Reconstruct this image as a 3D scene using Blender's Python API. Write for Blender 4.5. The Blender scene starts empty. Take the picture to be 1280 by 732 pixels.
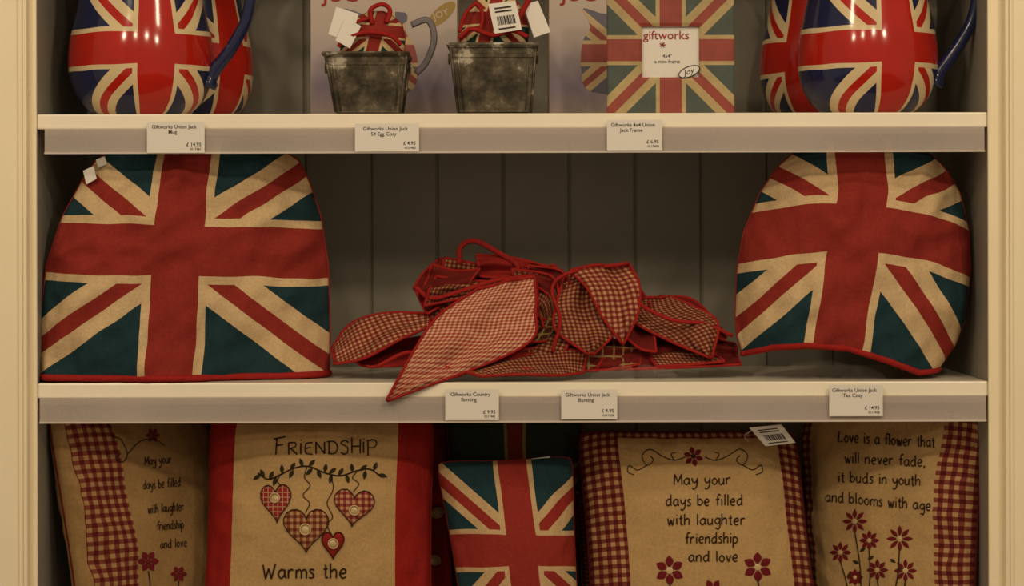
import bpy, bmesh, math, random
from mathutils import Vector, Matrix, noise
random.seed(4)
D=3.0; HZ=.442; HP=290.0
scene=bpy.context.scene
try:
    scene.view_settings.view_transform='Standard'
    scene.view_settings.look='None'
except Exception as e: print(e)

def W(px,py,d=0.0):
    s=(D+d)/D
    return Vector(((px-640)/1000*s, d, HZ+(HP-py)/1000*s))
def WZ(px,z,d):
    return Vector(((px-640)/1000*(D+d)/D, d, z))
def PR(p):
    s=(D+p[1])/D
    return (640+p[0]*1000/s, HP-(p[2]-HZ)*1000/s)
def lin(c):
    o=[]
    for v in c[:3]:
        v=v/255
        o.append(v/12.92 if v<=.04045 else ((v+.055)/1.055)**2.4)
    return (o[0],o[1],o[2],1)
def lerp(a,b,t): return a+(b-a)*t
def interp(tab,x,k):
    if x<=tab[0][0]: return tab[0][k]
    for a,b in zip(tab,tab[1:]):
        if x<=b[0]:
            t=(x-a[0])/(b[0]-a[0]); return lerp(a[k],b[k],t)
    return tab[-1][k]
def catmull(pts,n=5):
    pts=[Vector(p) for p in pts]
    if len(pts)<3:
        return [pts[0].lerp(pts[-1],i/n) for i in range(n+1)]
    closed=(pts[0]-pts[-1]).length<1e-6
    out=[]
    N=len(pts)
    for i in range(N-1):
        p1,p2=pts[i],pts[i+1]
        p0=pts[i-1] if i>0 else (pts[-2] if closed else p1*2-p2)
        p3=pts[i+2] if i+2<N else (pts[1] if closed else p2*2-p1)
        for k in range(n):
            t=k/n
            out.append(.5*((2*p1)+(p2-p0)*t+(2*p0-5*p1+4*p2-p3)*t*t+(3*p1-p0-3*p2+p3)*t*t*t))
    out.append(pts[-1])
    return out

# ---------------------------------------------------------------- materials
class G:
    def __init__(s,name):
        s.m=bpy.data.materials.new(name); s.m.use_nodes=True
        s.t=s.m.node_tree; s.n=s.t.nodes; s.l=s.t.links
        s.b=s.n['Principled BSDF']; s.out=s.n['Material Output']
    def set(s,inp,v):
        if isinstance(v,bpy.types.NodeSocket): s.l.new(v,inp)
        else: inp.default_value=v
    def M(s,op,a,b=None,c=None):
        n=s.n.new('ShaderNodeMath'); n.operation=op
        s.set(n.inputs[0],a)
        if b is not None: s.set(n.inputs[1],b)
        if c is not None: s.set(n.inputs[2],c)
        return n.outputs[0]
    def mix(s,f,a,b,mode='MIX'):
        n=s.n.new('ShaderNodeMix'); n.data_type='RGBA'; n.blend_type=mode
        s.set(n.inputs[0],f); s.set(n.inputs[6],a); s.set(n.inputs[7],b)
        return n.outputs[2]
    def uv(s):
        n=s.n.new('ShaderNodeUVMap'); sp=s.n.new('ShaderNodeSeparateXYZ')
        s.l.new(n.outputs[0],sp.inputs[0]); s.uvs=n.outputs[0]
        return sp.outputs[0],sp.outputs[1]
    def obj(s):
        n=s.n.new('ShaderNodeTexCoord'); return n.outputs['Object']
    def noise(s,vec,scale,detail=3,rough=.5):
        n=s.n.new('ShaderNodeTexNoise'); n.inputs['Scale'].default_value=scale
        n.inputs['Detail'].default_value=detail; n.inputs['Roughness'].default_value=rough
        if vec is not None: s.l.new(vec,n.inputs['Vector'])
        return n.outputs[0]
    def ramp(s,f,stops):
        n=s.n.new('ShaderNodeValToRGB'); s.l.new(f,n.inputs[0])
        el=n.color_ramp.elements
        el[0].position,el[0].color=stops[0]; el[1].position,el[1].color=stops[-1]
        for p,c in stops[1:-1]:
            e=el.new(p); e.color=c
        return n.outputs[0]
    def bump(s,h,strength,dist=.002):
        n=s.n.new('ShaderNodeBump'); n.inputs['Strength'].default_value=strength
        n.inputs['Distance'].default_value=dist
        s.l.new(h,n.inputs['Height']); s.l.new(n.outputs[0],s.b.inputs['Normal'])
    def fabric(s,col,rough=.95):
        o=s.obj()
        nz=s.noise(o,260,3,.7)
        v=s.ramp(nz,[(.3,(.84,.84,.84,1)),(.7,(1.06,1.06,1.06,1))])
        s.set(s.b.inputs['Base Color'],s.mix(1.0,col,v,'MULTIPLY'))
        s.b.inputs['Roughness'].default_value=rough
        s.b.inputs['Specular IOR Level'].default_value=.1
        w=s.noise(o,900,2); w2=s.noise(o,22,3)
        h=s.M('ADD',s.M('MULTIPLY',w,.25),s.M('MULTIPLY',w2,2.4))
        s.bump(h,.6,.0035)
        return s.m
    def plain(s,col,rough=.5,metal=0,spec=.5):
        s.set(s.b.inputs['Base Color'],col)
        s.b.inputs['Roughness'].default_value=rough; s.b.inputs['Metallic'].default_value=metal
        s.b.inputs['Specular IOR Level'].default_value=spec
        return s.m

def uj_color(g,x,y,red,cream,blue,cw,ch,bd,slope,wc,wr,off,wob=.002):
    if wob:
        nz=g.M('MULTIPLY',g.M('SUBTRACT',g.noise(g.uvs,14,1),.5),wob*4)
        x=g.M('ADD',x,nz); y=g.M('SUBTRACT',y,nz)
    ax=g.M('ABSOLUTE',x); ay=g.M('ABSOLUTE',y)
    sg=g.M('SIGN',g.M('MULTIPLY',x,y))
    cs=1/math.sqrt(1+slope*slope)
    q=g.M('MULTIPLY',g.M('SUBTRACT',ay,g.M('MULTIPLY',ax,slope)),cs)
    dc=g.M('LESS_THAN',g.M('ABSOLUTE',q),wc)
    dr=g.M('LESS_THAN',g.M('ABSOLUTE',g.M('SUBTRACT',q,g.M('MULTIPLY',sg,off))),wr)
    cc=g.M('MAXIMUM',g.M('LESS_THAN',ax,cw+bd),g.M('LESS_THAN',ay,ch+bd))
    cr=g.M('MAXIMUM',g.M('LESS_THAN',ax,cw),g.M('LESS_THAN',ay,ch))
    c=g.mix(dc,blue,cream); c=g.mix(dr,c,red); c=g.mix(cc,c,cream); c=g.mix(cr,c,red)
    return c
def uj_fabric(name,red,cream,blue,*a,**k):
    g=G(name); x,y=g.uv(); return g.fabric(uj_color(g,x,y,lin(red),lin(cream),lin(blue),*a,**k))
def gingham_c(g,x,y,p,cream,mid,dark,x2=None):
    sx=g.M('LESS_THAN',g.M('FRACT',g.M('DIVIDE',g.M('ADD',x,5),p)),.5)
    sy=g.M('LESS_THAN',g.M('FRACT',g.M('DIVIDE',g.M('ADD',y,5),p)),.5)
    c=g.mix(g.M('MAXIMUM',sx,sy),lin(cream),lin(mid))
    return g.mix(g.M('MULTIPLY',sx,sy),c,lin(dark))
def gingham(name,p,cream,mid,dark):
    g=G(name); x,y=g.uv(); return g.fabric(gingham_c(g,x,y,p,cream,mid,dark))
def cloth(name,c):
    g=G(name); return g.fabric(lin(c))
def plaid(name,base,l1,l2,p):
    g=G(name); x,y=g.uv()
    fx=g.M('FRACT',g.M('DIVIDE',g.M('ADD',x,5),p)); fy=g.M('FRACT',g.M('DIVIDE',g.M('ADD',y,5),p))
    a=g.M('MAXIMUM',g.M('LESS_THAN',fx,.45),g.M('LESS_THAN',fy,.45))
    b=g.M('MAXIMUM',g.M('LESS_THAN',g.M('ABSOLUTE',g.M('SUBTRACT',fx,.7)),.08),g.M('LESS_THAN',g.M('ABSOLUTE',g.M('SUBTRACT',fy,.7)),.08))
    c=g.mix(a,lin(base),lin(l1)); c=g.mix(b,c,lin(l2))
    return g.fabric(c)
def cushion_mat(name,field,border,xb,yb,gh=None,margin=None):
    """field inside xb/yb limits (uv in metres), border outside"""
    g=G(name); x,y=g.uv()
    f=lin(field)
    b=gingham_c(g,x,y,gh[0],gh[1],gh[2],gh[3]) if gh else lin(border)
    ins=g.M('MULTIPLY',g.M('MULTIPLY',g.M('GREATER_THAN',x,xb[0]),g.M('LESS_THAN',x,xb[1])),
            g.M('MULTIPLY',g.M('GREATER_THAN',y,yb[0]),g.M('LESS_THAN',y,yb[1])))
    c=g.mix(ins,b,f)
    if margin is not None:
        c=g.mix(g.M('LESS_THAN',x,margin),c,f)
    return g.fabric(c)

RED=(141,48,41); CREAM=(206,178,136); TEAL=(34,58,64)
m_uj_L=uj_fabric('uj_cotton_a',RED,CREAM,TEAL,.030,.031,.010,.72,.030,.0095,.0)
m_uj_R=uj_fabric('uj_cotton_b',RED,CREAM,TEAL,.031,.029,.010,.74,.028,.0085,.001)
m_uj_S=uj_fabric('uj_cotton_small',(144,48,41),(194,164,122),TEAL,.0185,.020,.006,.98,.017,.0065,.001)
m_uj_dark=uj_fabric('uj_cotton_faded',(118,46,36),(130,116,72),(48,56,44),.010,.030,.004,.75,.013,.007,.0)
m_uj_egg=uj_fabric('uj_cotton_egg',RED,CREAM,(34,62,58),.008,.008,.003,.8,.009,.0035,.0)
m_red=cloth('red_piping',(154,38,34)); m_redcl=cloth('red_cotton',(138,36,32)); m_dred=cloth('dark_red_cotton',(106,32,28))
m_gl=gingham('gingham_light',.0062,(208,172,136),(182,112,92),(144,60,52))
m_gd=gingham('gingham_dark',.0062,(164,124,84),(122,62,48),(92,30,28))
m_gm=gingham('gingham_mid',.0075,(188,146,104),(142,74,60),(114,38,34))
m_pl=plaid('plaid_red',(124,38,32),(94,30,26),(146,126,80),.014)
m_po=plaid('plaid_olive',(100,86,52),(78,38,28),(150,126,76),.012)
m_thread=cloth('brown_thread',(54,36,28)); m_fl=cloth('burgundy_thread',(106,28,34)); m_green=cloth('stem_thread',(50,46,30))
m_heartstripe=plaid('heart_stripe',(126,34,34),(140,44,42),(180,140,104),.006)
m_heartchk=gingham('heart_check',.008,(175,136,90),(130,78,54),(96,44,32))
g=G('button_shell'); m_button=g.plain(lin((190,164,118)),.3)

def paint(name,c,amp=.06,rough=.45):
    g=G(name); o=g.obj(); nz=g.noise(o,7,5,.6)
    v=g.ramp(nz,[(.3,(1-amp*1.5,)*3+(1,)),(.7,(1,1,1,1))])
    g.set(g.b.inputs['Base Color'],g.mix(1.0,lin(c),v,'MULTIPLY')); g.b.inputs['Roughness'].default_value=rough
    g.bump(g.noise(o,90,3),.12,.001); return g.m
m_frame=paint('cream_gloss_paint',(244,231,198),.04,.4)
m_shelf=paint('cream_shelf_paint',(246,237,216),.04,.2)
m_back=paint('grey_boarding_paint',(146,141,129),.08,.6)
m_wall=paint('wall_paint',(200,190,165)); m_floor=paint('floor_wood',(120,85,55),.3)
def clear(name,tint,fac_t,rough):
    g=G(name)
    tr=g.n.new('ShaderNodeBsdfTransparent'); tr.inputs[0].default_value=(1,1,1,1)
    g.plain(lin(tint),rough)
    mx=g.n.new('ShaderNodeMixShader'); mx.inputs[0].default_value=fac_t
    g.l.new(tr.outputs[0],mx.inputs[1]); g.l.new(g.b.outputs[0],mx.inputs[2]); g.l.new(mx.outputs[0],g.out.inputs[0])
    if name=='clear_label_plastic':
        st=g.noise(g.obj(),5,2); f=g.ramp(st,[(.3,(fac_t*.85,)*3+(1,)),(.7,(fac_t*1.15,)*3+(1,))])
        g.l.new(f,mx.inputs[0])
    return g.m
m_strip=clear('clear_label_plastic',(222,210,200),.34,.07)
m_strip_edge=clear('clear_plastic_edge',(240,228,214),.6,.1)
m_bag=clear('cellophane',(200,190,180),.045,.05)
g=G('ticket_paper'); m_paper=g.plain(lin((224,219,210)),.7)
g=G('print_ink'); m_ink=g.plain(lin((30,26,26)),.8)
g=G('red_ink'); m_rink=g.plain(lin((150,40,50)),.8)
g=G('gold_print'); m_gold=g.plain(lin((150,125,60)),.6)
g=G('grey_print'); m_gprint=g.plain(lin((112,106,110)),.6)

def ceramic(name,off):
    g=G(name); x,y=g.uv()
    c=uj_color(g,x,y,lin((180,32,20)),lin((222,200,156)),lin((28,34,72)),.0225,.020,.006,.86,.0165,.0052,off)
    nz=g.noise(g.obj(),25,3); v=g.ramp(nz,[(.3,(.85,.85,.85,1)),(.7,(1,1,1,1))])
    g.set(g.b.inputs['Base Color'],g.mix(1.0,c,v,'MULTIPLY'))
    g.b.inputs['Roughness'].default_value=.13
    g.bump(g.noise(g.obj(),18,2),.25,.002)
    return g.m
m_cer=ceramic('glazed_flag_ceramic',.001)
g=G('blue_glaze'); m_blue=g.plain(lin((28,35,70)),.14)
g=G('cream_glaze'); m_cglaze=g.plain(lin((230,212,170)),.15)
g=G('galvanised_metal'); o=g.obj(); nz=g.noise(o,38,6,.65)
g.set(g.b.inputs['Base Color'],g.ramp(nz,[(.36,lin((48,42,32))),(.5,lin((80,72,56))),(.59,lin((108,98,80))),(.65,lin((184,176,158)))]))
g.b.inputs['Metallic'].default_value=.4; g.b.inputs['Roughness'].default_value=.45; g.bump(nz,.3,.001); m_metal=g.m
g=G('painted_flag_wood'); x,y=g.uv()
c=uj_color(g,x,y,lin((146,60,48)),lin((178,156,110)),lin((68,78,72)),.014,.014,.005,1.0,.016,.006,.0,wob=.0)
st=g.noise(g.obj(),40,5,.7); v=g.ramp(st,[(.3,(.75,.75,.72,1)),(.65,(1.05,1.05,1,1))])
g.set(g.b.inputs['Base Color'],g.mix(1.0,c,v,'MULTIPLY')); g.b.inputs['Roughness'].default_value=.6; m_pf=g.m
g=G('printed_carton'); x,y=g.uv()
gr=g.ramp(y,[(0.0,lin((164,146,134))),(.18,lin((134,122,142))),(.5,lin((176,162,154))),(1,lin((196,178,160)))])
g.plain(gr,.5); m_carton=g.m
g=G('carton_plain'); m_cplain=g.plain(lin((185,168,150)),.6)
g=G('carton_jug_print'); x,y=g.uv()
g.plain(uj_color(g,x,y,lin((142,64,54)),lin((184,158,116)),lin((92,88,104)),.012,.012,.005,.85,.012,.004,.0,wob=0),.5); m_jprint=g.m

# ---------------------------------------------------------------- mesh builder
class B:
    def __init__(s,name): s.name=name; s.v=[]; s.f=[]; s.fm=[]; s.uv=[]; s.sm=[]; s.mats=[]
    def mi(s,m):
        if m not in s.mats: s.mats.append(m)
        return s.mats.index(m)
    def add(s,vs,fs,m,uvs=None,smooth=True):
        o=len(s.v); k=s.mi(m)
        s.v+= [tuple(v) for v in vs]; s.uv+= uvs if uvs else [(0,0)]*len(vs)
        for f in fs: s.f.append(tuple(i+o for i in f)); s.fm.append(k); s.sm.append(smooth)
    def grid(s,fn,us,vs,m,flip=False,smooth=True):
        pts=[];uv=[]
        for b in vs:
            for a in us:
                p,q=fn(a,b); pts.append(p); uv.append(q)
        n=len(us); fs=[]
        for j in range(len(vs)-1):
            for i in range(n-1):
                f=(j*n+i,j*n+i+1,(j+1)*n+i+1,(j+1)*n+i)
                fs.append(f[::-1] if flip else f)
        s.add(pts,fs,m,uv,smooth)
    def tube(s,pts,r,m,sides=5,closed=False,flat=1.0):
        pts=[Vector(p) for p in pts]; n=len(pts)
        if n<2: return
        vs=[];fs=[]
        up=None
        for i,p in enumerate(pts):
            a=pts[i-1] if (i>0 or closed) else p; b=pts[(i+1)%n] if (i<n-1 or closed) else p
            t=(b-a); t=t.normalized() if t.length>1e-9 else Vector((1,0,0))
            if up is None: up=Vector((0,-1,0)) if abs(t.y)<.9 else Vector((0,0,1))
            x=t.cross(up)
            if x.length<1e-5: x=t.cross(Vector((0.1,.2,1)))
            x.normalize(); y=x.cross(t).normalized(); up=y
            rr=r(i/(n-1)) if callable(r) else r
            for k in range(sides):
                an=2*math.pi*k/sides
                vs.append(p+x*math.cos(an)*rr+y*math.sin(an)*rr*flat)
        m_=n if closed else n-1
        for i in range(m_):
            j=(i+1)%n
            for k in range(sides):
                k2=(k+1)%sides
                fs.append((i*sides+k,i*sides+k2,j*sides+k2,j*sides+k))
        if not closed:
            fs.append(tuple(range(sides))[::-1]); fs.append(tuple((n-1)*sides+k for k in range(sides)))
        s.add(vs,fs,m)
    def box(s,a,b,m,smooth=False,taper=None):
        x0,y0,z0=a;x1,y1,z1=b
        v=[(x0,y0,z0),(x1,y0,z0),(x1,y1,z0),(x0,y1,z0),(x0,y0,z1),(x1,y0,z1),(x1,y1,z1),(x0,y1,z1)]
        f=[(3,2,1,0),(4,5,6,7),(0,1,5,4),(1,2,6,5),(2,3,7,6),(3,0,4,7)]
        s.add(v,f,m,None,smooth)
    def text(s,txt,size,fn,m,align='LEFT',bold=0):
        cu=bpy.data.curves.new('t','FONT'); cu.body=txt; cu.size=size; cu.align_x=align; cu.offset=bold; cu.resolution_u=3
        ob=bpy.data.objects.new('t',cu); scene.collection.objects.link(ob)
        dg=bpy.context.evaluated_depsgraph_get(); dg.update()
        me=ob.evaluated_get(dg).to_mesh()
        vs=[fn(v.co.x,v.co.y) for v in me.vertices]; fs=[tuple(p.vertices) for p in me.polygons]
        ob.evaluated_get(dg).to_mesh_clear()
        bpy.data.objects.remove(ob); bpy.data.curves.remove(cu)
        if vs: s.add(vs,fs,m,None,False)
    def done(s,bevel=0,parent=None,solid=0):
        me=bpy.data.meshes.new(s.name); me.from_pydata(s.v,[],s.f)
        for m in s.mats: me.materials.append(m)
        ul=me.uv_layers.new(name='UVMap')
        for p in me.polygons:
            p.material_index=s.fm[p.index]; p.use_smooth=s.sm[p.index]
            for li in p.loop_indices: ul.data[li].uv=s.uv[me.loops[li].vertex_index]
        if s.v:
            c=Vector([(min(v[i] for v in s.v)+max(v[i] for v in s.v))/2 for i in range(3)])
            me.transform(Matrix.Translation(-c))
        ob=bpy.data.objects.new(s.name,me); ob.location=c
        scene.collection.objects.link(ob)
        if bevel:
            md=ob.modifiers.new('bev','BEVEL'); md.width=bevel; md.segments=2; md.limit_method='ANGLE'
        if parent: ob.parent=parent
        return ob
def lin_s(a,b,n): return [lerp(a,b,i/n) for i in range(n+1)]
def edge_s(n): return [math.sin(math.pi/2*t) for t in lin_s(-1,1,n)]

# ---------------------------------------------------------------- shelving unit
BD=.36
unit=bpy.data.objects.new('shelving_unit',None); scene.collection.objects.link(unit)
def part(name,a,b,m,bev=.0015):
    q=B(name); q.box(a,b,m); return q.done(bevel=bev,parent=unit)
ZT=1.33; ZB=-.93
XL=-.5945; XR=.5955
part('side_panel_left',(XL-.02,0.0,ZB),(XL,BD,ZT),m_back)
part('side_panel_right',(XR,0.0,ZB),(XR+.02,BD,ZT),m_back)
part('inner_stile_left',(XL-.03,-.006,ZB),(XL+.0015,-.0002,ZT),m_frame)
part('inner_stile_right',(XR-.0015,-.006,ZB),(XR+.035,-.0002,ZT),m_frame)
part('pilaster_left',(-.80,-.024,ZB),(-.6015,-.0062,ZT),m_frame,.003)
part('pilaster_bead_left',(-.6115,-.028,ZB),(-.6065,-.0245,ZT),m_frame,.0012)
part('pilaster_right',(.6115,-.024,ZB),(.80,-.0062,ZT),m_frame,.003)
part('pilaster_bead_right',(.6165,-.028,ZB),(.6205,-.0245,ZT),m_frame,.0012)
part('cornice',(-.84,-.06,ZT),(.84,BD+.02,ZT+.06),m_frame,.006)
part('plinth',(-.80,-.02,-.95),(.80,BD,ZB),m_frame,.004)
q=B('back_boarding')
bw=.0925; x0=(464-640)/1000*(D+BD)/D-bw*5
prof=[]
xx=x0
while xx<.62:
    prof+=[(xx,BD+.0035),(xx+.003,BD),(xx+bw-.003,BD)]; xx+=bw
prof=[p for p in prof if XL-.01<p[0]<XR+.01]
vs=[];fs=[]
for (x,y) in prof: vs+=[(x,y,ZB),(x,y,ZT)]
for i in range(len(prof)-1): fs.append((2*i,2*i+2,2*i+3,2*i+1))
q.add(vs,fs,m_back,None,False)
q.box((XL-.02,BD+.006,ZB),(XR+.02,BD+.016,ZT),m_back)
q.done(parent=unit)
for i,z in enumerate([.951,.5905,.2545,-.08,-.42,-.75]):
    part('shelf_%d'%(i+1),(XL+.0005,0.0,z-.0190),(XR-.0005,BD-.0005,z),m_shelf,.002)
def strip(i,zt,zb,xa,xb):
    q=B('label_strip_%d'%i)
    q.box((xa,-.0045,zb),(xb,-.0030,zt),m_strip)
    q.box((xa,-.0078,zb-.0012),(xb,-.0030,zb+.0008),m_strip_edge)
    q.box((xa,-.0030,zt-.008),(xb,-.0003,zt),m_strip)
    q.done(parent=unit)
strip(1,.5720,.542,-.583,.590); strip(2,.2360,.206,-.590,.591); strip(3,-.097,-.128,-.585,.590); strip(4,.934,.903,-.585,.59)

def ticket(px0,px1,py0,py1,l1,l2,price,code):
    q=B('price_ticket'); y=-.0092
    a=W(px0,py1,y); b=W(px1,py0,y)
    q.box((a.x,y,a.z),(b.x,y+.0006,b.z),m_paper)
    cx=(a.x+b.x)/2; w=b.x-a.x
    yy=y-.0003
    def T(t,size,x,z,al): q.text(t,size,lambda u,v:(x+u,yy,z+v),m_ink,al,.00005)
    T(l1,.0064,cx-.002,b.z-.0085,'CENTER'); T(l2,.0064,cx-.004,b.z-.0150,'CENTER')
    T(price,.0062,b.x-.004,a.z+.0085,'RIGHT'); T(code,.0040,b.x-.004,a.z+.0035,'RIGHT')
    q.done()
ticket(184,256,151,190,'Giftworks Union Jack','Mug','£ 14.95','0117461')
ticket(444,524,154,189,'Giftworks Union Jack','S4 Egg Cosy','£ 4.95','0137465')
ticket(759,828,150,188,'Giftworks 4x4 Union','Jack Frame','£ 6.95','0117409')
ticket(556,623,486,525,'Giftworks Country','Bunting','£ 9.95','0117441')
ticket(701,771,487,524,'Giftworks Union Jack','Bunting','£ 9.95','0117428')
ticket(1036,1103,482,521,'Giftworks Union Jack','Tea Cosy','£ 14.95','0117438')

# ---------------------------------------------------------------- jugs
def jug(cx,cd,rot,hang,R=.090,zb=.5910,name='ceramic_jug'):
    q=B(name); k=R/.090
    prof=[(0,.052),(.004,.060),(.02,.076),(.045,.087),(.072,.090),(.10,.0875),(.13,.081),(.155,.0755),(.18,.071),(.205,.070),(.225,.075)]
    C=Vector(((cx-640)/1000*(D+cd)/D,cd,zb))
    zs=[i*.225/40 for i in range(41)]
    pp=catmull([(p[1],p[0],0) for p in prof],5)
    def rad(z):
        for a,b in zip(pp,pp[1:]):
            if z<=b[1]: return lerp(a[0],b[0],(z-a[1])/max(1e-6,b[1]-a[1]))*k
        return pp[-1][0]*k
    sp=hang+math.pi
    def pos(th,z,off=0):
        r=rad(z)+off
        if z>.17:
            dl=math.atan2(math.sin(th-sp),math.cos(th-sp))
            r+=.028*((z-.17)/.055)**1.5*math.exp(-(dl/.35)**2)
        return C+Vector((r*math.sin(th),-r*math.cos(th),z))
    th=lin_s(rot-math.pi,rot+math.pi,72)
    q.grid(lambda a,b:(pos(a,b),((a-rot)*.086,b-.083)),th,zs,m_cer)
    q.grid(lambda a,b:(pos(a,b,-.004),(0,0)),th,zs[2:],m_cglaze,flip=True)
    q.grid(lambda a,b:(pos(a,.225,-.004*b),(0,0)),th,[0,1],m_blue)
    q.tube([pos(a,.226,-.002) for a in th[:-1]],.0032,m_blue,6,closed=True)
    q.grid(lambda a,b:(C+Vector((rad(0)*b*math.sin(a),-rad(0)*b*math.cos(a),.0002)),(0,0)),th,[0.01,1],m_cglaze,flip=True)
    q.grid(lambda a,b:(C+Vector((rad(.012)*b*math.sin(a),-rad(.012)*b*math.cos(a),.012)),(0,0)),th,[0.01,.96],m_cglaze)
    dr=Vector((math.sin(hang),-math.cos(hang),0))
    hp=[(.066,.205),(.095,.213),(.125,.200),(.139,.165),(.134,.125),(.115,.088),(.094,.060),(.083,.040)]
    q.tube([C+dr*(p[0]*k)+Vector((0,0,p[1])) for p in catmull([(a,b,0) for a,b in hp],6)],lambda t:.0105-.003*math.sin(math.pi*t)+(.003 if t>.93 else 0),m_blue,12)
    return q.done()
jug(177,.096,.37,1.45,.093)
jug(236,.262,.9,-1.6,.088)
jug(1085,.096,.32,1.45,.090)
jug(1031,.262,-.5,1.62,.088)

# ---------------------------------------------------------------- gift boxes
def giftbox(px0,px1,ztop):
    q=B('gift_box'); f=.15; s=(D+f)/D
    xa=(px0-640)/1000*s; xb=(px1-640)/1000*s; z0=.5912; h=ztop-z0; w=xb-xa
    q.box((xa,f,z0),(xb,f+.17,ztop),m_cplain)
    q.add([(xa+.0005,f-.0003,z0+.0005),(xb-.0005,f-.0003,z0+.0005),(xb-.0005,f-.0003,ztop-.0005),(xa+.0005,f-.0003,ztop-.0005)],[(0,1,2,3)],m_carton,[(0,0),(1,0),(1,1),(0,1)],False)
    y=f-.0008
    cx=xa+.094; zc=z0+.085
    ol=[(-.040,-.05),(-.052,-.02),(-.050,.015),(-.040,.035),(-.050,.058),(-.036,.056),(-.02,.052),(.03,.054),(.030,.03),(.042,.01),(.046,-.02),(.034,-.05)]
    ol=[(p.x,p.y) for p in catmull([(a,b,0) for a,b in ol+ol[:1]],4)[:-1]]
    pts=[(cx,y,zc)]+[(cx+a,y,zc+b) for a,b in ol]
    q.add(pts,[(0,i+1,(i+1)%len(ol)+1) for i in range(len(ol))],m_jprint,[(0,0)]+ol,False)
    hp=catmull([(cx+.038,y,zc+.038),(cx+.060,y,zc+.044),(cx+.068,y,zc+.02),(cx+.058,y,zc-.01),(cx+.044,y,zc-.026)],6)
    q.tube(hp,.0042,m_gprint,6,flat=.12)
    q.text('JUG',.028,lambda u,v:(xa+.016+u,y,z0+.154+v),m_rink,'LEFT',.0004)
    oc=(xa+.172,z0+.137)
    oval=[(oc[0]+.019*math.cos(t)*.9+.006*math.sin(t),y,oc[1]+.015*math.sin(t)+.007*math.cos(t)) for t in [i*math.pi/12 for i in range(24)]]
    q.add([(oc[0],y,oc[1])]+oval,[(0,i+1,(i+1)%24+1) for i in range(24)],m_gold,None,False)
    q.text('JOY',.013,lambda u,v:(oc[0]+u*.9-v*.3,y-.0004,oc[1]-.004+v*.9+u*.35),m_cplain,'CENTER',.0002)
    q.done(bevel=0)
giftbox(389,572,.82); giftbox(687,868,.82)

# ---------------------------------------------------------------- planters with egg cosies
def planter(t0,t1,b0,b1,pyt,cd):
    q=B('metal_planter'); s=(D+cd)/D
    ztop=W(0,pyt,cd).z; zb=.5912
    xt=[(t0-640)/1000*s,(t1-640)/1000*s]; xb=[(b0-640)/1000*s,(b1-640)/1000*s]
    h=.044; hb=.034
    def ring(x,hy,z,ins=0): return [(x[0]+ins,cd-hy+ins,z),(x[1]-ins,cd-hy+ins,z),(x[1]-ins,cd+hy-ins,z),(x[0]+ins,cd+hy-ins,z)]
    def lay(t,o=0):
        return ring([lerp(xb[0],xt[0],t)-o,lerp(xb[1],xt[1],t)+o],lerp(hb,h,t)+o,lerp(zb,ztop,t))
    rings=[ring(xb,hb,zb+.003,.0),lay(.02,.0008),lay(.06,.0008),lay(.07,0),lay(.80,0),lay(.81,.0012),lay(.86,.0012),lay(.87,0),lay(.945,0),lay(.95,.003),lay(1.0,.003),lay(1.0,-.002),lay(.2,-.002)]
    v=[p for r in rings for p in r]; f=[]
    for i in range(len(rings)-1):
        for k in range(4):
            k2=(k+1)%4; f.append((i*4+k,i*4+k2,(i+1)*4+k2,(i+1)*4+k))
    f.append((3,2,1,0)); n=len(rings)-1; f.append((n*4,n*4+1,n*4+2,n*4+3))
    q.add(v,f,m_metal,None,False)
    for k in range(4):
        q.tube([lay(.03,.001)[k],lay(.95,.001)[k]],.0018,m_metal,6)
    for k in (0,3):
        a=Vector(lay(.04,.001)[0]).lerp(Vector(lay(.04,.001)[1]),.08 if k==0 else .92); b=Vector(lay(.92,.001)[0]).lerp(Vector(lay(.92,.001)[1]),.08 if k==0 else .92)
        q.tube([a,b],.0009,m_metal,5)
    q.tube([Vector(p) for p in lay(.99,.003)]+[Vector(lay(.99,.003)[0])],.0026,m_metal,6)
    for k in range(2):
        c=Vector(((xt[0] if k==0 else xt[1])+(-.003 if k==0 else .003),cd,ztop-.004))
        q.tube([c+Vector((0,.012*math.cos(a),.012*math.sin(a)-.006)) for a in [i*math.pi/8 for i in range(8,17)]],.0013,m_metal,6)
    q.done()
planter(411,510,424,501,69,.058); planter(565,669,575,663,58,.058)

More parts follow.
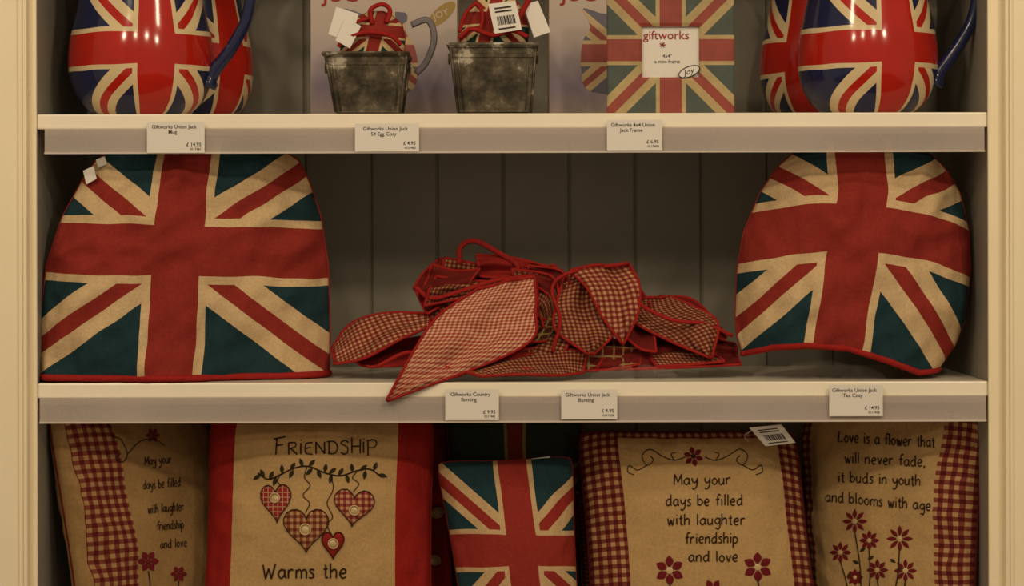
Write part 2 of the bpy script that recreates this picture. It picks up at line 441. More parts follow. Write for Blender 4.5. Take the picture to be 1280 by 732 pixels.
def dome(q,rows,d0,T,uvf,m,zmin,hem=None,top=None,seed=0,wr=.004,nu=44,nv=40,pipe=None,Tb=None,ymax=None,pin=None):
    ys=[r[0] for r in rows]; yb=ys[0]; yt=ys[-1]
    tab=sorted([(r[0],r[1],r[2]) for r in rows])
    def pos(u,v,side):
        py0=lerp(yb,yt,v)
        xl=interp(tab,py0,1); xr=interp(tab,py0,2)
        px=lerp(xl,xr,(u+1)/2); py=py0
        if hem:
            w=max(0,1-(yb-py0)/90.); py+=(interp(hem,px,1)-yb)*w
        dd=d0(px) if callable(d0) else d0
        p=W(px,py,dd)
        TT=T if side>0 else (Tb or T)
        t=TT*(max(0,1-abs(u)**2.2))**.55*(max(0,1-v**3.2))**.55
        n=noise.noise(Vector((px/45,py/60,seed+side)))+.5*noise.noise(Vector((px/18,py/26,seed+7)))
        n+=.5*math.sin(px/27+py/90+seed)*max(0,1-v)
        if pin:
            cxx,cyy=pin; an=math.atan2(py-cyy,px-cxx); rr=math.hypot(px-cxx,py-cyy)/150
            n+=-.9*abs(noise.noise(Vector((an*2.6,rr*1.1,seed+20))))*min(1,rr)*2
            n+=-.7*abs(noise.noise(Vector((px/70+py/40,px/160-py/200,seed+30))))*1.6
        p.y-= side*(t+ n*wr*min(1,t/.02))
        if zmin is not None and p.z<zmin: p.z=zmin
        return p,uvf(px,py)
    us=edge_s(nu); vs=[math.sin(math.pi/2*t) for t in lin_s(0,1,nv)]
    q.grid(lambda a,b:pos(a,b,1),us,vs,m); q.grid(lambda a,b:pos(a,b,-1),us,vs,m,flip=True)
    if pipe:
        lp=[pos(u,0,1)[0] for u in us]+[pos(u,0,-1)[0] for u in us[::-1]][1:-1]
        q.tube([p+Vector((0,0,pipe*.3)) for p in lp],pipe,m_red,8,closed=True)
        q.tube([pos(-1,v,1)[0] for v in vs]+[pos(1,v,1)[0] for v in vs[::-1]],pipe*.35,m,6)
    return pos
def tag(q,corners,d,lines=True):
    P=[W(a,b,d) for a,b in corners]
    vs=[p for p in P]+[p+Vector((0,.0006,0)) for p in P]
    q.add(vs,[(0,1,2,3),(7,6,5,4),(0,4,5,1),(1,5,6,2),(2,6,7,3),(3,7,4,0)],m_paper,None,False)
    if lines:
        def S(u,v):
            return P[0]*(1-u)*(1-v)+P[1]*u*(1-v)+P[2]*u*v+P[3]*(1-u)*v+Vector((0,-.0006,0))
        u=.2
        while u<.8:
            w=random.choice([.02,.035,.05])
            q.add([S(u,.45),S(u+w,.45),S(u+w,.75),S(u,.75)],[(0,1,2,3)],m_ink,None,False); u+=w+random.choice([.02,.03])
        for v in (.15,.27,.85):
            q.add([S(.18,v),S(.8,v),S(.8,v+.05),S(.18,v+.05)],[(0,1,2,3)],m_ink,None,False)
q=B('egg_cosy')
dome(q,[(84,430,496),(62,426,506),(45,430,507),(30,438,503),(20,450,492),(14,462,480)],.055,.028,lambda px,py:((px-474)/1000+(py-40)/5000,(40-py)/1000),m_uj_egg,None,seed=3,wr=.003,nu=24,nv=20,pipe=.0022)
q.tube(catmull([W(*p) for p in [(424,58,.02),(432,48,.018),(458,40,.016),(488,44,.018),(502,56,.02)]],6),.003,m_red,6)
q.tube(catmull([W(*p) for p in [(466,30,.03),(464,12,.035),(478,5,.04),(488,12,.04),(484,28,.03)]],6),.0032,m_red,6)
q.tube(catmull([W(*p) for p in [(428,40,.022),(445,28,.022),(462,22,.03)]],6),.0024,m_red,6)
tag(q,[(421,8),(449,17),(438,52),(411,42)],.018,False)
tag(q,[(432,22),(452,32),(438,60),(420,50)],.0145,False)
q.done()
q=B('egg_cosy')
dome(q,[(76,582,652),(52,576,660),(38,574,662),(22,580,658),(6,590,650),(-10,604,636)],.055,.028,lambda px,py:((px-615)/1000+(py-24)/4000,(24-py)/1000),m_uj_egg,None,seed=5,wr=.003,nu=24,nv=20,pipe=.0022)
q.tube(catmull([W(*p) for p in [(574,48,.02),(590,36,.018),(616,44,.016),(640,38,.018),(660,46,.02)]],6),.003,m_red,6)
q.tube(catmull([W(*p) for p in [(575,40,.022),(582,18,.026),(596,5,.03),(604,20,.024),(600,40,.02)]],6),.0024,m_red,6)
q.tube(catmull([W(*p) for p in [(640,36,.022),(655,12,.026),(664,-5,.03)]],6),.0034,m_red,6)
tag(q,[(611,5),(645,1),(653,37),(619,42)],.0125,True)
tag(q,[(655,6),(673,1),(689,40),(668,47)],.03,False)
q.done()

# ---------------------------------------------------------------- photo frame
q=B('photo_frame'); fd=.035; s=(D+fd)/D
cx,cz=W(839,59,fd).x,None
z0=.5912; hw=.0795*s; cz=z0+hw
op=(W(803,97,fd).x,W(875,97,fd).x,W(803,97,fd).z,W(803,33,fd).z)
o=[(cx-hw,z0),(cx+hw,z0),(cx+hw,z0+2*hw),(cx-hw,z0+2*hw)]
i_=[(op[0],op[2]),(op[1],op[2]),(op[1],op[3]),(op[0],op[3])]
def sub(a,b,t): return (lerp(a[0],b[0],t),lerp(a[1],b[1],t))
prof=[(0,.012),(0,.001),(.04,0),(.92,0),(1.0,.0015),(1.0,.008)]
vs=[];uv=[];fs=[]
for (t,dy) in prof:
    for k in range(4):
        p=sub(o[k],i_[k],t); vs.append((p[0],fd+dy,p[1])); uv.append((p[0]-cx,p[1]-cz))
for j in range(len(prof)-1):
    for k in range(4):
        k2=(k+1)%4; fs.append((j*4+k,j*4+k2,(j+1)*4+k2,(j+1)*4+k))
q.add(vs,fs,m_pf,uv,False)
q.box((cx-hw+.002,fd+.0122,z0+.002),(cx+hw-.002,fd+.014,z0+2*hw-.002),m_cplain)
q.box((op[0]-.003,fd+.0065,op[2]-.003),(op[1]+.003,fd+.0075,op[3]+.003),m_paper)
yy=fd+.0060
q.text('giftworks',.0155,lambda u,v:(W(805,0,fd).x+u,yy,W(0,49,fd).z+v),m_rink,'LEFT',.0001)
for i,(t,py) in enumerate([('4x4"',72),('a mini frame',79)]):
    q.text(t,.0065,lambda u,v:(W(835,0,fd).x+u,yy,W(0,py,fd).z+v),m_ink,'CENTER')
for a in range(7):
    an=a*math.pi/3.5; q.tube([(W(829,0,fd).x,yy,W(0,56,fd).z),(W(829,0,fd).x+.004*math.cos(an),yy,W(0,56,fd).z+.004*math.sin(an))],.0006,m_rink,4)
oc=W(862,90,fd-.0005)
oval=[oc+Vector((.013*math.cos(t)-.002*math.sin(t),0,.006*math.sin(t)+.005*math.cos(t))) for t in [i*math.pi/12 for i in range(24)]]
q.add([oc]+oval,[(0,i+1,(i+1)%24+1) for i in range(24)],m_paper,None,False)
q.tube([p+Vector((0,-.0003,0)) for p in oval],.0006,m_ink,4,closed=True)
q.text('Joy',.010,lambda u,v:(oc.x+u,oc.y-.0004,oc.z-.003+v+u*.35),m_ink,'CENTER')
q.add([(cx-.02,fd+.0145,z0+.11),(cx+.02,fd+.0145,z0+.11),(cx+.02,fd+.055,z0),(cx-.02,fd+.055,z0),(cx-.02,fd+.017,z0+.11),(cx+.02,fd+.017,z0+.11),(cx+.02,fd+.058,z0),(cx-.02,fd+.058,z0)],
      [(0,1,2,3),(7,6,5,4),(0,4,5,1),(1,5,6,2),(3,7,4,0)],m_cplain,None,False)
q.done()

# ---------------------------------------------------------------- tea cosies
q=B('tea_cosy')
dome(q,[(470,51,411),(400,51,412),(330,58,410),(270,78,401),(225,103,386),(200,120,374),(186,142,352),(176,176,312),(170,212,272)],lambda px:.034+.080*(px-50)/360,.068,
     lambda px,py:((px-(238-(py-190)*.07))/1000,(308+(px-48)*.022-py)/1000),m_uj_L,.2585,seed=1,wr=.010,pipe=.0042,Tb=.13,nu=72,nv=64,pin=(228,312))
tag(q,[(104,212),(117,206),(121,222),(108,229)],.022,False)
tag(q,[(120,198),(131,194),(134,204),(123,208)],.03,False)
q.done()
q=B('tea_cosy')
def uvr(px,py):
    cxx=1071-max(0,py-240)*.19
    cyy=286+22*((px-1065)/140)**2+(8*(px-1065)/140)
    v=(cyy-py)/1000
    if v<-.03: v=-.03+(v+.03)*.78
    return ((px-cxx)/1000,v)
dome(q,[(460,928,1172),(430,921,1194),(400,919,1205),(340,921,1213),(290,930,1211),(240,951,1199),(210,972,1180),(192,992,1161),(181,1016,1138),(173,1045,1105)],.092,.086,
     uvr,m_uj_R,.2585,hem=[(920,446),(960,434),(1000,430),(1050,434),(1100,450),(1140,465),(1180,462)],seed=9,wr=.010,pipe=.004,Tb=.12,nu=72,nv=64,pin=(1065,290))
q.done()

def crumple(name,px0,px1,py0,py1,d0,d1,seed):
    q=B(name)
    def f(a,b):
        px=lerp(px0,px1,a); e=math.sin(math.pi*a)**.5
        d=lerp(d1,d0,b)
        n=.7-1.8*abs(noise.noise(Vector((px/16,b*3+px/40,seed))))-1.0*abs(noise.noise(Vector((px/30,b*2.4-px/60,seed+3))))
        zc=.2560+ (math.sin(math.pi*min(1,b*1.0))**.7)*e*(py1-py0)/1000
        return Vector(((px-640)/1000*(D+d)/D, d+n*.003, max(.2553,zc*1.0+n*.009*e))),(a,b)
    q.grid(f,lin_s(0,1,90),lin_s(0,1,26),m_bag,smooth=True)
    q.done()
crumple('cellophane_wrap',938,1108,448,466,.012,.07,2)
crumple('cellophane_wrap',735,850,450,464,.006,.040,6)

# ---------------------------------------------------------------- bunting heap
q=B('bunting')
def pen(L,R,m,amp=.004,seed=0,pipe=.0019,nc=22,nr=7):
    amp*=1.35
    Lp=catmull([W(*p) for p in L],nr); Rp=catmull([W(*p) for p in R],nr)
    n=44
    def samp(P,t):
        x=t*(len(P)-1); i=min(int(x),len(P)-2); return P[i].lerp(P[i+1],x-i)
    ln=sum((a-b).length for a,b in zip(Lp,Lp[1:]))
    def f(a,b):
        p=samp(Lp,b).lerp(samp(Rp,b),a)
        k=math.sin(math.pi*a)**.6
        nn=noise.noise(Vector((p.x*18,p.z*22,seed*3.1)))+.6*noise.noise(Vector((p.x*45,p.z*30,seed*1.7)))
        p=p+Vector((0,-1,.25))*(amp*k*(math.sin(b*5+a*6+seed)+.35*math.sin(a*15+b*4)+1.8*nn))
        if p.y>-.001: p.z=max(p.z,.2575)
        ww=(samp(Lp,b)-samp(Rp,b)).length
        return p,((a-.5)*ww+seed*.1,b*ln)
    q.grid(f,lin_s(0,1,nc),lin_s(0,1,n),m)
    for aa in (0,1):
        q.tube([f(aa,b)[0] for b in lin_s(0,1,n)],pipe,m_red,6)
    q.tube([f(a,0)[0] for a in lin_s(0,1,nc)],pipe*1.1,m_red,6)
    q.tube([f(a,1)[0] for a in lin_s(0,1,nc)],pipe*.9,m_red,6)
pen([(548,398,.17),(600,385,.17),(680,378,.17),(760,388,.17)],[(540,462,.10),(600,462,.10),(680,462,.10),(770,462,.10)],m_dred,.008,1)
pen([(548,324,.16),(528,342,.14),(517,360,.12)],[(628,340,.14),(585,362,.11),(534,392,.09)],m_dred,.006,2)
pen([(556,322,.15),(605,330,.14),(655,328,.13),(702,338,.12)],[(536,400,.10),(590,400,.09),(640,405,.09),(700,405,.09)],m_gd,.010,3)
pen([(545,345,.125),(585,350,.11),(625,352,.10)],[(530,382,.09),(560,376,.085),(610,366,.08)],m_gd,.006,4)
pen([(540,330,.135),(570,338,.12),(600,336,.11)],[(526,368,.11),(548,384,.10),(556,398,.08)],m_dred,.006,34)
pen([(596,318,.14),(640,322,.13),(690,334,.12)],[(600,345,.11),(640,350,.10),(680,362,.09)],m_redcl,.007,24)
pen([(415,434,.12),(438,404,.13),(480,391,.12),(538,391,.10)],[(418,454,.07),(455,447,.06),(500,424,.06),(536,408,.07)],m_gm,.004,5)
pen([(430,448,.13),(480,430,.12),(540,418,.10),(570,410,.09)],[(462,458,.06),(500,456,.06),(545,452,.055),(580,450,.05)],m_redcl,.005,6)
pen([(655,334,.12),(672,362,.09),(668,395,.08),(655,432,.07)],[(694,332,.12),(712,360,.09),(712,400,.08),(692,425,.07)],m_po,.006,7)
pen([(640,336,.10),(690,346,.08),(700,380,.07)],[(650,380,.09),(672,392,.08),(680,410,.07)],m_gd,.006,8)
pen([(660,332,.105),(700,338,.09),(716,360,.08)],[(662,352,.09),(688,372,.075),(694,398,.068)],m_dred,.006,28)
pen([(668,395,.085),(690,402,.075),(720,412,.07)],[(640,440,.06),(676,446,.05),(700,450,.05)],m_gd,.006,38)
pen([(660,432,.08),(700,420,.09),(760,425,.09),(800,430,.09)],[(650,465,.045),(700,464,.05),(760,462,.055),(800,455,.06)],m_pl,.005,9)
pen([(568,464,.02),(620,444,.05),(680,434,.06),(735,440,.06)],[(600,470,.005),(650,468,.005),(695,469,.008),(728,466,.045)],m_gd,.004,10)
pen([(520,440,.05),(570,432,.05),(620,430,.06),(660,436,.06)],[(560,464,.03),(600,462,.03),(640,460,.03),(680,462,.03)],m_redcl,.005,20)
pen([(706,343,.09),(696,378,.065),(694,412,.055),(735,443,.048)],[(752,334,.11),(748,372,.08),(768,412,.06),(741,444,.048)],m_gd,.005,11)
pen([(712,338,.075),(735,362,.065),(752,395,.058),(776,428,.050)],[(786,329,.09),(799,356,.08),(797,392,.065),(779,430,.050)],m_gm,.005,12)
pen([(786,350,.11),(800,362,.105),(812,380,.10)],[(780,420,.07),(800,436,.065),(820,440,.06)],m_dred,.006,42)
pen([(802,374,.10),(788,398,.085),(832,424,.06),(886,447,.055)],[(835,370,.12),(868,384,.10),(897,404,.08),(890,446,.055)],m_gd,.005,13)
pen([(825,370,.14),(868,376,.14),(908,420,.13)],[(800,402,.11),(850,405,.11),(905,426,.11)],m_dred,.005,14)
pen([(770,425,.11),(810,420,.12),(865,422,.13),(918,430,.13)],[(745,462,.06),(800,461,.06),(860,459,.06),(926,456,.07)],m_dred,.006,15)
pen([(800,430,.10),(840,436,.09),(890,440,.09)],[(820,458,.06),(860,456,.06),(905,452,.06)],m_gd,.004,16)
pen([(598,360,.045),(548,394,.02),(519,435,.002),(483,499,-.016)],[(668,345,.06),(669,388,.045),(652,434,.025),(486,500,-.016)],m_gl,.004,17)
pen([(640,352,.08),(668,350,.075),(672,385,.07)],[(640,420,.06),(655,425,.06),(668,412,.055)],m_redcl,.003,18)
q.tube(catmull([W(*p) for p in [(574,330,.13),(576,308,.13),(594,301,.13),(620,314,.12),(646,331,.11),(640,345,.10)]],7),.0036,m_redcl,8,flat=.5)
q.tube(catmull([W(*p) for p in [(519,358,.11),(540,372,.09),(580,362,.08),(620,350,.08),(668,345,.058)]],7),.003,m_red,8,flat=.5)
q.tube(catmull([W(*p) for p in [(470,458,.03),(510,440,.03),(540,452,.02),(575,466,.01),(566,470,.006)]],7),.0026,m_red,8)
q.tube(catmull([W(*p) for p in [(790,352,.08),(800,380,.07),(840,400,.06),(880,405,.07),(915,420,.08)]],7),.0026,m_red,8)
q.tube(catmull([W(*p) for p in [(690,440,.05),(700,400,.05),(690,360,.07),(715,340,.07),(785,329,.085)]],7),.0024,m_red,8)
q.done()

# ---------------------------------------------------------------- cushions
class Pillow:
    def __init__(s,TL,TR,BR,BL,T,pinch=.04,seed=0,wr=.006,pw=.46):
        s.c=(TL,TR,BR,BL); s.T=T; s.p=pinch; s.seed=seed; s.wr=wr; s.pw=pw
        r=(TR-TL)+(BR-BL); u=(TL-BL)+(TR-BR)
        s.n=r.cross(u).normalized(); s.hw=r.length/4; s.hh=u.length/4
    def S(s,u,v,side=1,flat=False):
        uu=u*(1-s.p*(1-v*v))*(1-.045*v**8); vv=v*(1-s.p*(1-u*u))*(1-.045*u**8)
        a=(uu+1)/2; b=(vv+1)/2
        TL,TR,BR,BL=s.c
        p=TL*((1-a)*b)+TR*(a*b)+BR*(a*(1-b))+BL*((1-a)*(1-b))
        k=max(0,1-u*u)*max(0,1-v*v)
        t=s.T*k**s.pw
        e=min(1,k*6)
        ed=max(abs(u),abs(v))**3
        n=noise.noise(Vector((u*2.1,v*2.1,s.seed)))*1.2+ed*noise.noise(Vector((u*7,v*7,s.seed+5)))*1.4
        ang=math.atan2(v,u)
        n+=ed*.8*noise.noise(Vector((ang*5.5,.7*max(abs(u),abs(v)),s.seed+11)))
        n-=.9*abs(noise.noise(Vector((u*1.3+v*1.1,u*.6-v*1.4,s.seed+17))))
        return p+s.n*side*(t+n*s.wr*e)
    def inv(s,px,py):
        u=v=0.0
        for _ in range(7):
            a=PR(s.S(u,v)); h=.01
            b=PR(s.S(u+h,v)); c=PR(s.S(u,v+h))
            j11=(b[0]-a[0])/h; j12=(c[0]-a[0])/h; j21=(b[1]-a[1])/h; j22=(c[1]-a[1])/h
            det=j11*j22-j12*j21
            if abs(det)<1e-6: break
            ex=px-a[0]; ey=py-a[1]
            u+=(ex*j22-ey*j12)/det; v+=(ey*j11-ex*j21)/det
            u=max(-.97,min(.97,u)); v=max(-.97,min(.97,v))
        return u,v
    def on(s,px,py,off=.001):
        u,v=s.inv(px,py); h=.01
        a=s.S(u,v); n=(s.S(u+h,v)-a).cross(s.S(u,v+h)-a).normalized()
        return a+n*(off+.0003)
    def build(s,q,m,N=72):
        us=edge_s(N)
        q.grid(lambda a,b:(s.S(a,b,1),(a*s.hw,b*s.hh)),us,us,m)
        q.grid(lambda a,b:(s.S(a,b,-1),(a*s.hw,b*s.hh)),us,us,m,flip=True)
    def seam(s,q,m,r=.0016):
        t=edge_s(30)
        lp=[s.S(a,1) for a in t]+[s.S(1,-a) for a in t[1:]]+[s.S(-a,-1) for a in t[1:]]+[s.S(-1,a) for a in t[1:-1]]
        q.tube(lp,r,m,6,closed=True)
    def stroke(s,q,pts,m,r=.0008,n=4,smooth=True,off=.0008):
        P=catmull([(a,b,0) for a,b in pts],n) if smooth else [Vector((a,b,0)) for a,b in pts]
        q.tube([s.on(p[0],p[1],off) for p in P],r,m,4)
    def patch(s,q,outline,c,m,off=.0015,rings=3,edge=None,uvo=(0,0)):
        n=len(outline); vs=[s.on(c[0],c[1],off)]; uv=[(0,0)]; fs=[]
        for k in range(1,rings+1):
            for (x,y) in outline:
                X=lerp(c[0],x,k/rings); Y=lerp(c[1],y,k/rings)
                vs.append(s.on(X,Y,off if k<rings else off*.4)); uv.append(((X-c[0])/1000,(c[1]-Y)/1000))
        for i in range(n): fs.append((0,1+(i+1)%n,1+i))
        for k in range(1,rings):
            for i in range(n):
                j=(i+1)%n; a=1+(k-1)*n; b=1+k*n
                fs.append((a+i,a+j,b+j,b+i))
        q.add(vs,fs,m,uv)
        if edge: q.tube([s.on(x,y,off) for x,y in outline],.0006,edge,4,closed=True)

F={
'a':(9,[[(8,8),(4,10),(0,5),(3,0),(7,3),(8,9)],[(8,10),(8,3),(9.5,0)]]),
'b':(8,[[(0,17),(0,0)],[(0,6),(4,10),(8,5),(4,0),(0,3)]]),
'c':(7,[[(7,9),(3,10),(0,5),(3,0),(7,1)]]),
'd':(9,[[(8,8),(4,10),(0,5),(3,0),(7,3),(8,8)],[(8,17),(8,3),(9,0)]]),
'e':(8,[[(1,5),(7,6),(6,10),(3,10),(0,5),(3,0),(7,1)]]),
'f':(6,[[(8,16),(5,17),(3,12),(3,0)],[(0,9),(6,10)]]),
'g':(8,[[(8,8),(4,10),(0,5),(4,1),(8,5)],[(8,10),(8,-3),(5,-7),(1,-5)]]),
'h':(8,[[(0,17),(0,0)],[(0,6),(4,10),(7,8),(7,0)]]),
'i':(2,[[(1,10),(1,0)],[(1,14),(1.5,15)]]),
'l':(2,[[(1,17),(1,0)]]),
'm':(12,[[(0,10),(0,0)],[(0,6),(3,10),(6,8),(6,0)],[(6,7),(9,10),(12,8),(12,0)]]),
'n':(8,[[(0,10),(0,0)],[(0,6),(4,10),(7,8),(7,0)]]),
'o':(8,[[(4,10),(0,5),(4,0),(8,5),(4,10)]]),
'p':(8,[[(0,10),(0,-7)],[(0,7),(4,10),(8,5),(4,0),(0,2)]]),
'r':(6,[[(0,10),(0,0)],[(0,6),(3,10),(6,9)]]),
's':(6,[[(6,9),(3,10),(1,8),(5,4),(5,1),(2,0),(0,1)]]),
't':(5,[[(2.5,15),(2.5,2),(4,0),(5,1)],[(0,10),(5,10.5)]]),
'u':(8,[[(0,10),(0,3),(3,0),(7,4)],[(7,10),(7,0)]]),
'v':(7,[[(0,10),(3.5,0)],[(3.5,0),(7,10)]]),
'w':(10,[[(0,10),(2,1),(3,0),(5,8)],[(5,8),(7,0),(8,1),(10,10)]]),
'y':(8,[[(0,10),(1,5),(4,3),(7,6)],[(8,10),(7,-2),(3,-7),(0,-5)]]),
',':(2,[[(1,1),(0,-3)]]),'.':(2,[[(1,0),(1.4,.6)]]),' ':(5,[]),
'M':(12,[[(0,0),(1,16)],[(1,16),(6,4)],[(6,4),(11,16)],[(11,16),(12,0)]]),
'L':(9,[[(2,16),(1,8),(0,1),(3,0),(9,1)]]),
'W':(15,[[(0,16),(3,0)],[(3,0),(7,12)],[(7,12),(10,0)],[(10,0),(15,17)]]),
'F':(10,[[(2,16),(1,0)],[(-1,16),(10,18)],[(1,9),(8,10)]]),
'R':(8,[[(0,12),(0,0)],[(0,12),(6,12),(6,8),(0,6)],[(2,6),(8,0)]]),
'I':(1,[[(0,11),(0,0)],[(0,14),(.5,14.6)]]),
'E':(7,[[(7,12),(1,11),(0,6),(1,1),(7,0)],[(0,6),(5,7)]]),
'N':(8,[[(0,0),(0,12)],[(0,12),(8,0)],[(8,0),(8,12)]]),
'D':(9,[[(1,13),(1,0)],[(-1,12),(6,12),(9,6),(6,0),(0,0)]]),
'S':(7,[[(7,11),(3,13),(0,10),(6,6),(6,1),(3,-1),(0,1)]]),
'H':(8,[[(0,16),(0,0)],[(8,14),(8,0)],[(0,7),(8,7)]]),
'P':(8,[[(0,14),(0,-2)],[(-1,13),(6,14),(8,10),(5,6),(0,6)]]),
}
def write(P,q,txt,x0,x1,yb,xh,m,r=.0008,tilt=0):
    sp=3.2; tot=sum(F[c][0]+sp for c in txt)-sp
    k=(x1-x0)/tot; x=0
    for c in txt:
        w,st=F[c]
        jy=random.uniform(-.4,.4)
        for s_ in st:
            pts=[]
            for (a,b) in s_:
                X=x0+(x+a)*k; Y=yb-(b+jy)*xh/10+tilt*(X-x0)
                pts.append((X,Y))
            P.stroke(q,pts,m,r,n=4 if len(s_)>2 else 3)
        x+=w+sp
def leaf(x,y,ang,L,wd,n=7):
    o=[]
    for i in range(n): t=i/(n-1); o.append((t,math.sin(math.pi*t)))
    o=o+[(a,-b) for a,b in o[-2:0:-1]]
    return [(x+math.cos(ang)*a*L-math.sin(ang)*b*wd, y+math.sin(ang)*a*L+math.cos(ang)*b*wd) for a,b in o]
def leafpatch(P,q,x,y,ang,L,wd,m):
    P.patch(q,leaf(x,y,ang,L,wd),(x+math.cos(ang)*L/2,y+math.sin(ang)*L/2),m,.0012,1)
def flower(P,q,x,y,R,n,wd,m,mc=None,rot=0):
    for i in range(n):
        an=rot+i*2*math.pi/n; leafpatch(P,q,x+math.cos(an)*R*.2,y+math.sin(an)*R*.2,an,R*.85,wd,m)
    P.patch(q,[(x+R*.24*math.cos(t),y+R*.24*math.sin(t)) for t in [k*math.pi/5 for k in range(10)]],(x,y),mc or m,.0025,1)
def circ(x,y,r,n=14): return [(x+r*math.cos(k*2*math.pi/n),y+r*math.sin(k*2*math.pi/n)) for k in range(n)]
def button(P,q,x,y,r):
    P.patch(q,circ(x,y,r),(x,y),m_button,.0042,2)
    q.tube([P.on(a,b,.0042) for a,b in circ(x,y,r)],.0010,m_button,5,closed=True)
    for dx in (-1.4,1.4): P.patch(q,circ(x+dx,y,.8,6),(x+dx,y),m_thread,.0050,1)
def heart(x,y,w,h,tilt=0,n=30):
    o=[]
    for i in range(n):
        t=2*math.pi*i/n
        a=16*math.sin(t)**3/32; b=(13*math.cos(t)-5*math.cos(2*t)-2*math.cos(3*t)-math.cos(4*t))/29.
        X=a*w; Y=-(b+.09)*h
        o.append((x+X*math.cos(tilt)-Y*math.sin(tilt),y+X*math.sin(tilt)+Y*math.cos(tilt)))
    return o
ZS=-.0785
LINEN=(180,148,101)
# A : turned away from the viewer
P=Pillow(W(56,504,.06),W(266,510,.26),WZ(304,ZS,.22),WZ(102,ZS,.045),.050,.02,1)
q=B('embroidered_cushion')
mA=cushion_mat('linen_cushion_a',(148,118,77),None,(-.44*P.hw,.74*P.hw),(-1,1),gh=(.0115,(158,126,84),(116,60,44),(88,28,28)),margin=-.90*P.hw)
P.build(q,mA); P.seam(q,m_gd)
for t,x0,x1,y in [('May your',180,213,580),('days be filled',178,224,610),('with laughter',184,228,640),('friendship',195,228,661),('and love',199,232,684)]:
    write(P,q,t,x0,x1,y,6.5,m_thread,.0006,-.08)
P.stroke(q,[(150,565),(144,572),(152,576),(158,566),(150,548),(140,545)],m_thread,.0006)
P.stroke(q,[(158,566),(175,550),(192,548),(205,556)],m_thread,.0006)
flower(P,q,190,543,9,6,2.4,m_fl)
flower(P,q,184,700,13,6,4,m_fl); flower(P,q,222,716,10,6,3,m_fl)
P.stroke(q,[(184,712),(186,730),(184,750)],m_thread); P.stroke(q,[(222,724),(220,740),(216,752)],m_thread)
q.done()
# B
P=Pillow(W(262,512,.14),W(543,514,.14),WZ(538,ZS,.09),WZ(252,ZS,.09),.070,.025,2)
q=B('embroidered_cushion')
mB=cushion_mat('linen_cushion_b',LINEN,(144,34,30),(-.755*P.hw,.70*P.hw),(-1,1))
P.build(q,mB); P.seam(q,m_redcl)
write(P,q,'FRIENDSHIP',343,470,567,12,m_thread,.0009,-.01)
P.stroke(q,[(322,590),(335,598),(350,592),(368,584),(385,582),(405,590),(425,594),(445,588),(462,586),(476,596)],m_thread,.0009)
for i,(x,y,a) in enumerate([(330,596,-2),(336,598,-1.1),(345,595,1.9),(352,591,-1.6),(362,587,-1.0),(366,586,2.0),(378,583,-1.9),(385,582,-.8),(396,586,1.2),(405,590,-1.4),(414,592,1.8),(422,594,-1.0),(432,592,1.3),(440,590,-1.7),(449,588,-.7),(456,587,1.7),(466,588,-1.2),(472,592,.3),(326,592,2.6),(390,584,2.3),(410,591,-.6)]):
    leafpatch(P,q,x,y,a,12,2.6,m_green)
for st in [[(350,592),(346,600),(350,606),(345,612)],[(383,583),(380,596),(387,606),(378,618),(386,628),(381,640)],[(412,592),(416,610),(408,628),(415,645),(408,655),(414,668)],[(445,589),(440,597),(448,604),(441,614)]]:
    P.stroke(q,st,m_thread,.0006)
for (x,y,w,h,t,m) in [(345,629,38,48,-.05,m_heartstripe),(382,663,56,54,.0,m_heartchk),(441,635,50,46,.1,m_gm),(415,681,28,34,.0,m_redcl)]:
    P.patch(q,heart(x,y,w,h,t),(x,y),m,.0022,4,edge=m_thread)
button(P,q,344,622,6); button(P,q,381,661,6.5); button(P,q,442,637,6); button(P,q,415,678,6)
write(P,q,'Warms the',328,432,722,11,m_thread,.0010,-.01)
write(P,q,'heart',350,410,755,11,m_thread,.0010)
q.done()
# dark red cushion behind B
q=B('red_cushion'); P=Pillow(W(300,524,.27),W(562,528,.27),WZ(566,ZS,.235),WZ(300,ZS,.235),.04,.03,13)
P.build(q,m_redcl,36); P.seam(q,m_dred)
for (x,y) in [(545,640),(541,700)]: button(P,q,x,y,6)
q.done()
# C back: faded flag cushion
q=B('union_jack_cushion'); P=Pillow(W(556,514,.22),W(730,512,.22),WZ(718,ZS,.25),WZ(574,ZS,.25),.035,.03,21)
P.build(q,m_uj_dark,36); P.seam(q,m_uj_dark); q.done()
# C small
P=Pillow(W(543,575,.12),W(716,568,.12),WZ(724,ZS,.08),WZ(581,ZS,.08),.055,.035,5,.004)
q=B('union_jack_cushion')
us=edge_s(60)
def uvc(u,v):
    px,py=PR(P.S(u,v)); return ((px-(640+(py-583)*.115))/1000,(688-py)/1000)
q.grid(lambda a,b:(P.S(a,b,1),uvc(a,b)),us,us,m_uj_S); q.grid(lambda a,b:(P.S(a,b,-1),uvc(a,b)),us,us,m_uj_S,flip=True)
P.seam(q,m_redcl,.001)
tag(q,[(664,573),(687,570),(687,578),(664,580)],.115,False)
q.done()
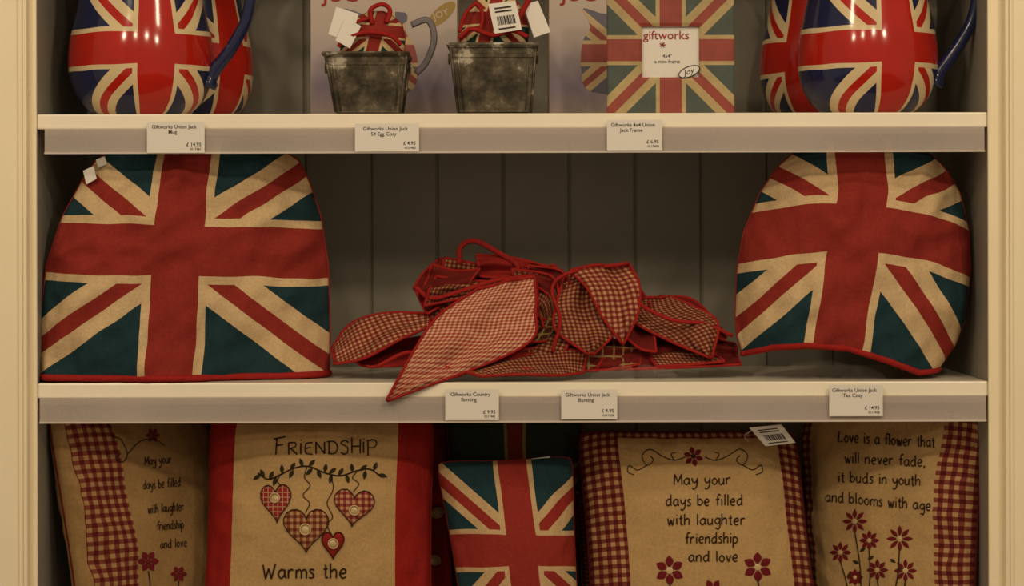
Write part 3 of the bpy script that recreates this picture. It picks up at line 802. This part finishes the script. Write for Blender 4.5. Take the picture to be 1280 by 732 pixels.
# D
P=Pillow(W(720,538,.17),W(995,538,.17),WZ(1024,ZS,.10),WZ(740,ZS,.10),.075,.025,7)
q=B('embroidered_cushion')
GH=(.0115,(178,142,97),(124,63,49),(88,30,30))
mD=cushion_mat('linen_cushion_d',LINEN,None,(-.66*P.hw,.80*P.hw),(-1,.90*P.hh),gh=GH)
P.build(q,mD); P.seam(q,m_gd,.002)
for t,x0,x1,y in [('May your',842,912,606),('days be filled',832,927,632),('with laughter',834,930,656),('friendship',856,921,679),('and love',860,921,702)]:
    write(P,q,t,x0,x1,y,8,m_thread,.0008)
for sg in (-1,1):
    c=868
    P.stroke(q,[(c+sg*12,572),(c+sg*26,576),(c+sg*42,570),(c+sg*56,562),(c+sg*66,570),(c+sg*60,582),(c+sg*52,576),(c+sg*56,570)],m_thread,.0006)
    P.stroke(q,[(c+sg*60,582),(c+sg*72,588),(c+sg*82,582),(c+sg*84,590),(c+sg*76,594)],m_thread,.0006)
    P.stroke(q,[(c+sg*26,576),(c+sg*30,568),(c+sg*24,566)],m_thread,.0006)
flower(P,q,866,571,12,6,3.2,m_fl,m_thread,.3)
for x,y in [(836,713),(946,709)]:
    flower(P,q,x,y,18,6,5.2,m_fl,m_button,.5); P.stroke(q,[(x,y+16),(x+2,y+34),(x-4,y+50)],m_thread)
flower(P,q,890,738,14,6,4,m_fl,m_thread)
q.done()
q=B('swing_tag'); tag(q,[(936,535),(976,531),(994,554),(956,558)],.080,True)
q.tube(catmull([W(940,538,.080),W(930,545,.10),W(935,552,.112)],5),.0005,m_paper,4); q.done()
# stacked gingham cushion behind D
q=B('gingham_cushion'); P=Pillow(W(708,554,.28),W(975,540,.29),WZ(980,ZS,.25),WZ(728,ZS,.24),.04,.02,17)
P.build(q,m_gd,40); P.seam(q,m_gd); q.done()
# E
P=Pillow(W(1000,508,.26),W(1230,512,.07),WZ(1214,ZS,.05),WZ(1018,ZS,.21),.050,.01,11)
q=B('embroidered_cushion')
mE=cushion_mat('linen_cushion_e',LINEN,None,(-.80*P.hw,.68*P.hw),(-1,1),gh=GH)
P.build(q,mE); P.seam(q,m_gd,.0016)
for t,x0,x1,y,tl in [('Love is a flower that',1048,1168,553,.06),('will never fade,',1056,1156,579,.05),('it buds in youth',1048,1150,603,.05),('and blooms with age.',1032,1166,627,.09)]:
    write(P,q,t,x0,x1,y,8,m_thread,.0008,tl)
for x,y,r in [(1068,652,15),(1124,674,16),(1086,676,12),(1050,691,13),(1096,713,13),(1131,714,14),(1068,722,10)]:
    flower(P,q,x,y,r,8,2.6,m_fl,m_button)
for a,b in [((1068,664),(1076,760)),((1124,686),(1112,760)),((1086,686),(1082,760)),((1050,702),(1060,760)),((1096,724),(1094,760)),((1131,726),(1120,760))]:
    P.stroke(q,[a,((a[0]+b[0])/2+3,(a[1]+b[1])/2),b],m_green,.0008)
for x,y,an in [(1074,690,-.6),(1073,705,3.6),(1119,704,3.7),(1120,716,-.7),(1084,700,-.5),(1058,722,-.8)]:
    leafpatch(P,q,x,y,an,9,2,m_green)
q.done()

# ---------------------------------------------------------------- room
q=B('floor'); q.box((-3,-4.2,-1.0),(3,BD+.05,-.95),m_floor); q.done()
q=B('wall_back'); q.box((-3,BD+.05,-1.0),(3,BD+.12,2.2),m_wall); q.done()

# ---------------------------------------------------------------- lights
def area(name,loc,tgt,size,power,col=(1,.80,.55)):
    l=bpy.data.lights.new(name,'AREA'); l.energy=power; l.size=size; l.color=col; l.shape='DISK'
    o=bpy.data.objects.new(name,l); o.location=loc
    o.rotation_euler=(Vector(tgt)-Vector(loc)).to_track_quat('-Z','Y').to_euler(); scene.collection.objects.link(o)
for i,(x,y,z,p) in enumerate([(-1.5,-3.0,2.0,12),(-.5,-3.3,2.1,10),(.6,-3.2,2.1,11.5),(1.6,-3.0,2.0,15),(-.9,-1.7,2.0,6),(.9,-1.6,2.0,7)]):
    area('ceiling_lamp_%d'%i,(x,y,z),(x*.3,0,.35),.22,p)
w=bpy.data.worlds.new('W'); scene.world=w; w.use_nodes=True
bg=w.node_tree.nodes['Background']; bg.inputs[0].default_value=(1,.82,.58,1); bg.inputs[1].default_value=.36

cam=bpy.data.cameras.new('Camera'); co=bpy.data.objects.new('Camera',cam); scene.collection.objects.link(co)
cam.sensor_width=36; cam.lens=36*D/1.28; co.location=(0,-D,HZ); co.rotation_euler=(math.pi/2,.0024,0)
cam.shift_y=(HP-366)/1280.0
scene.camera=co
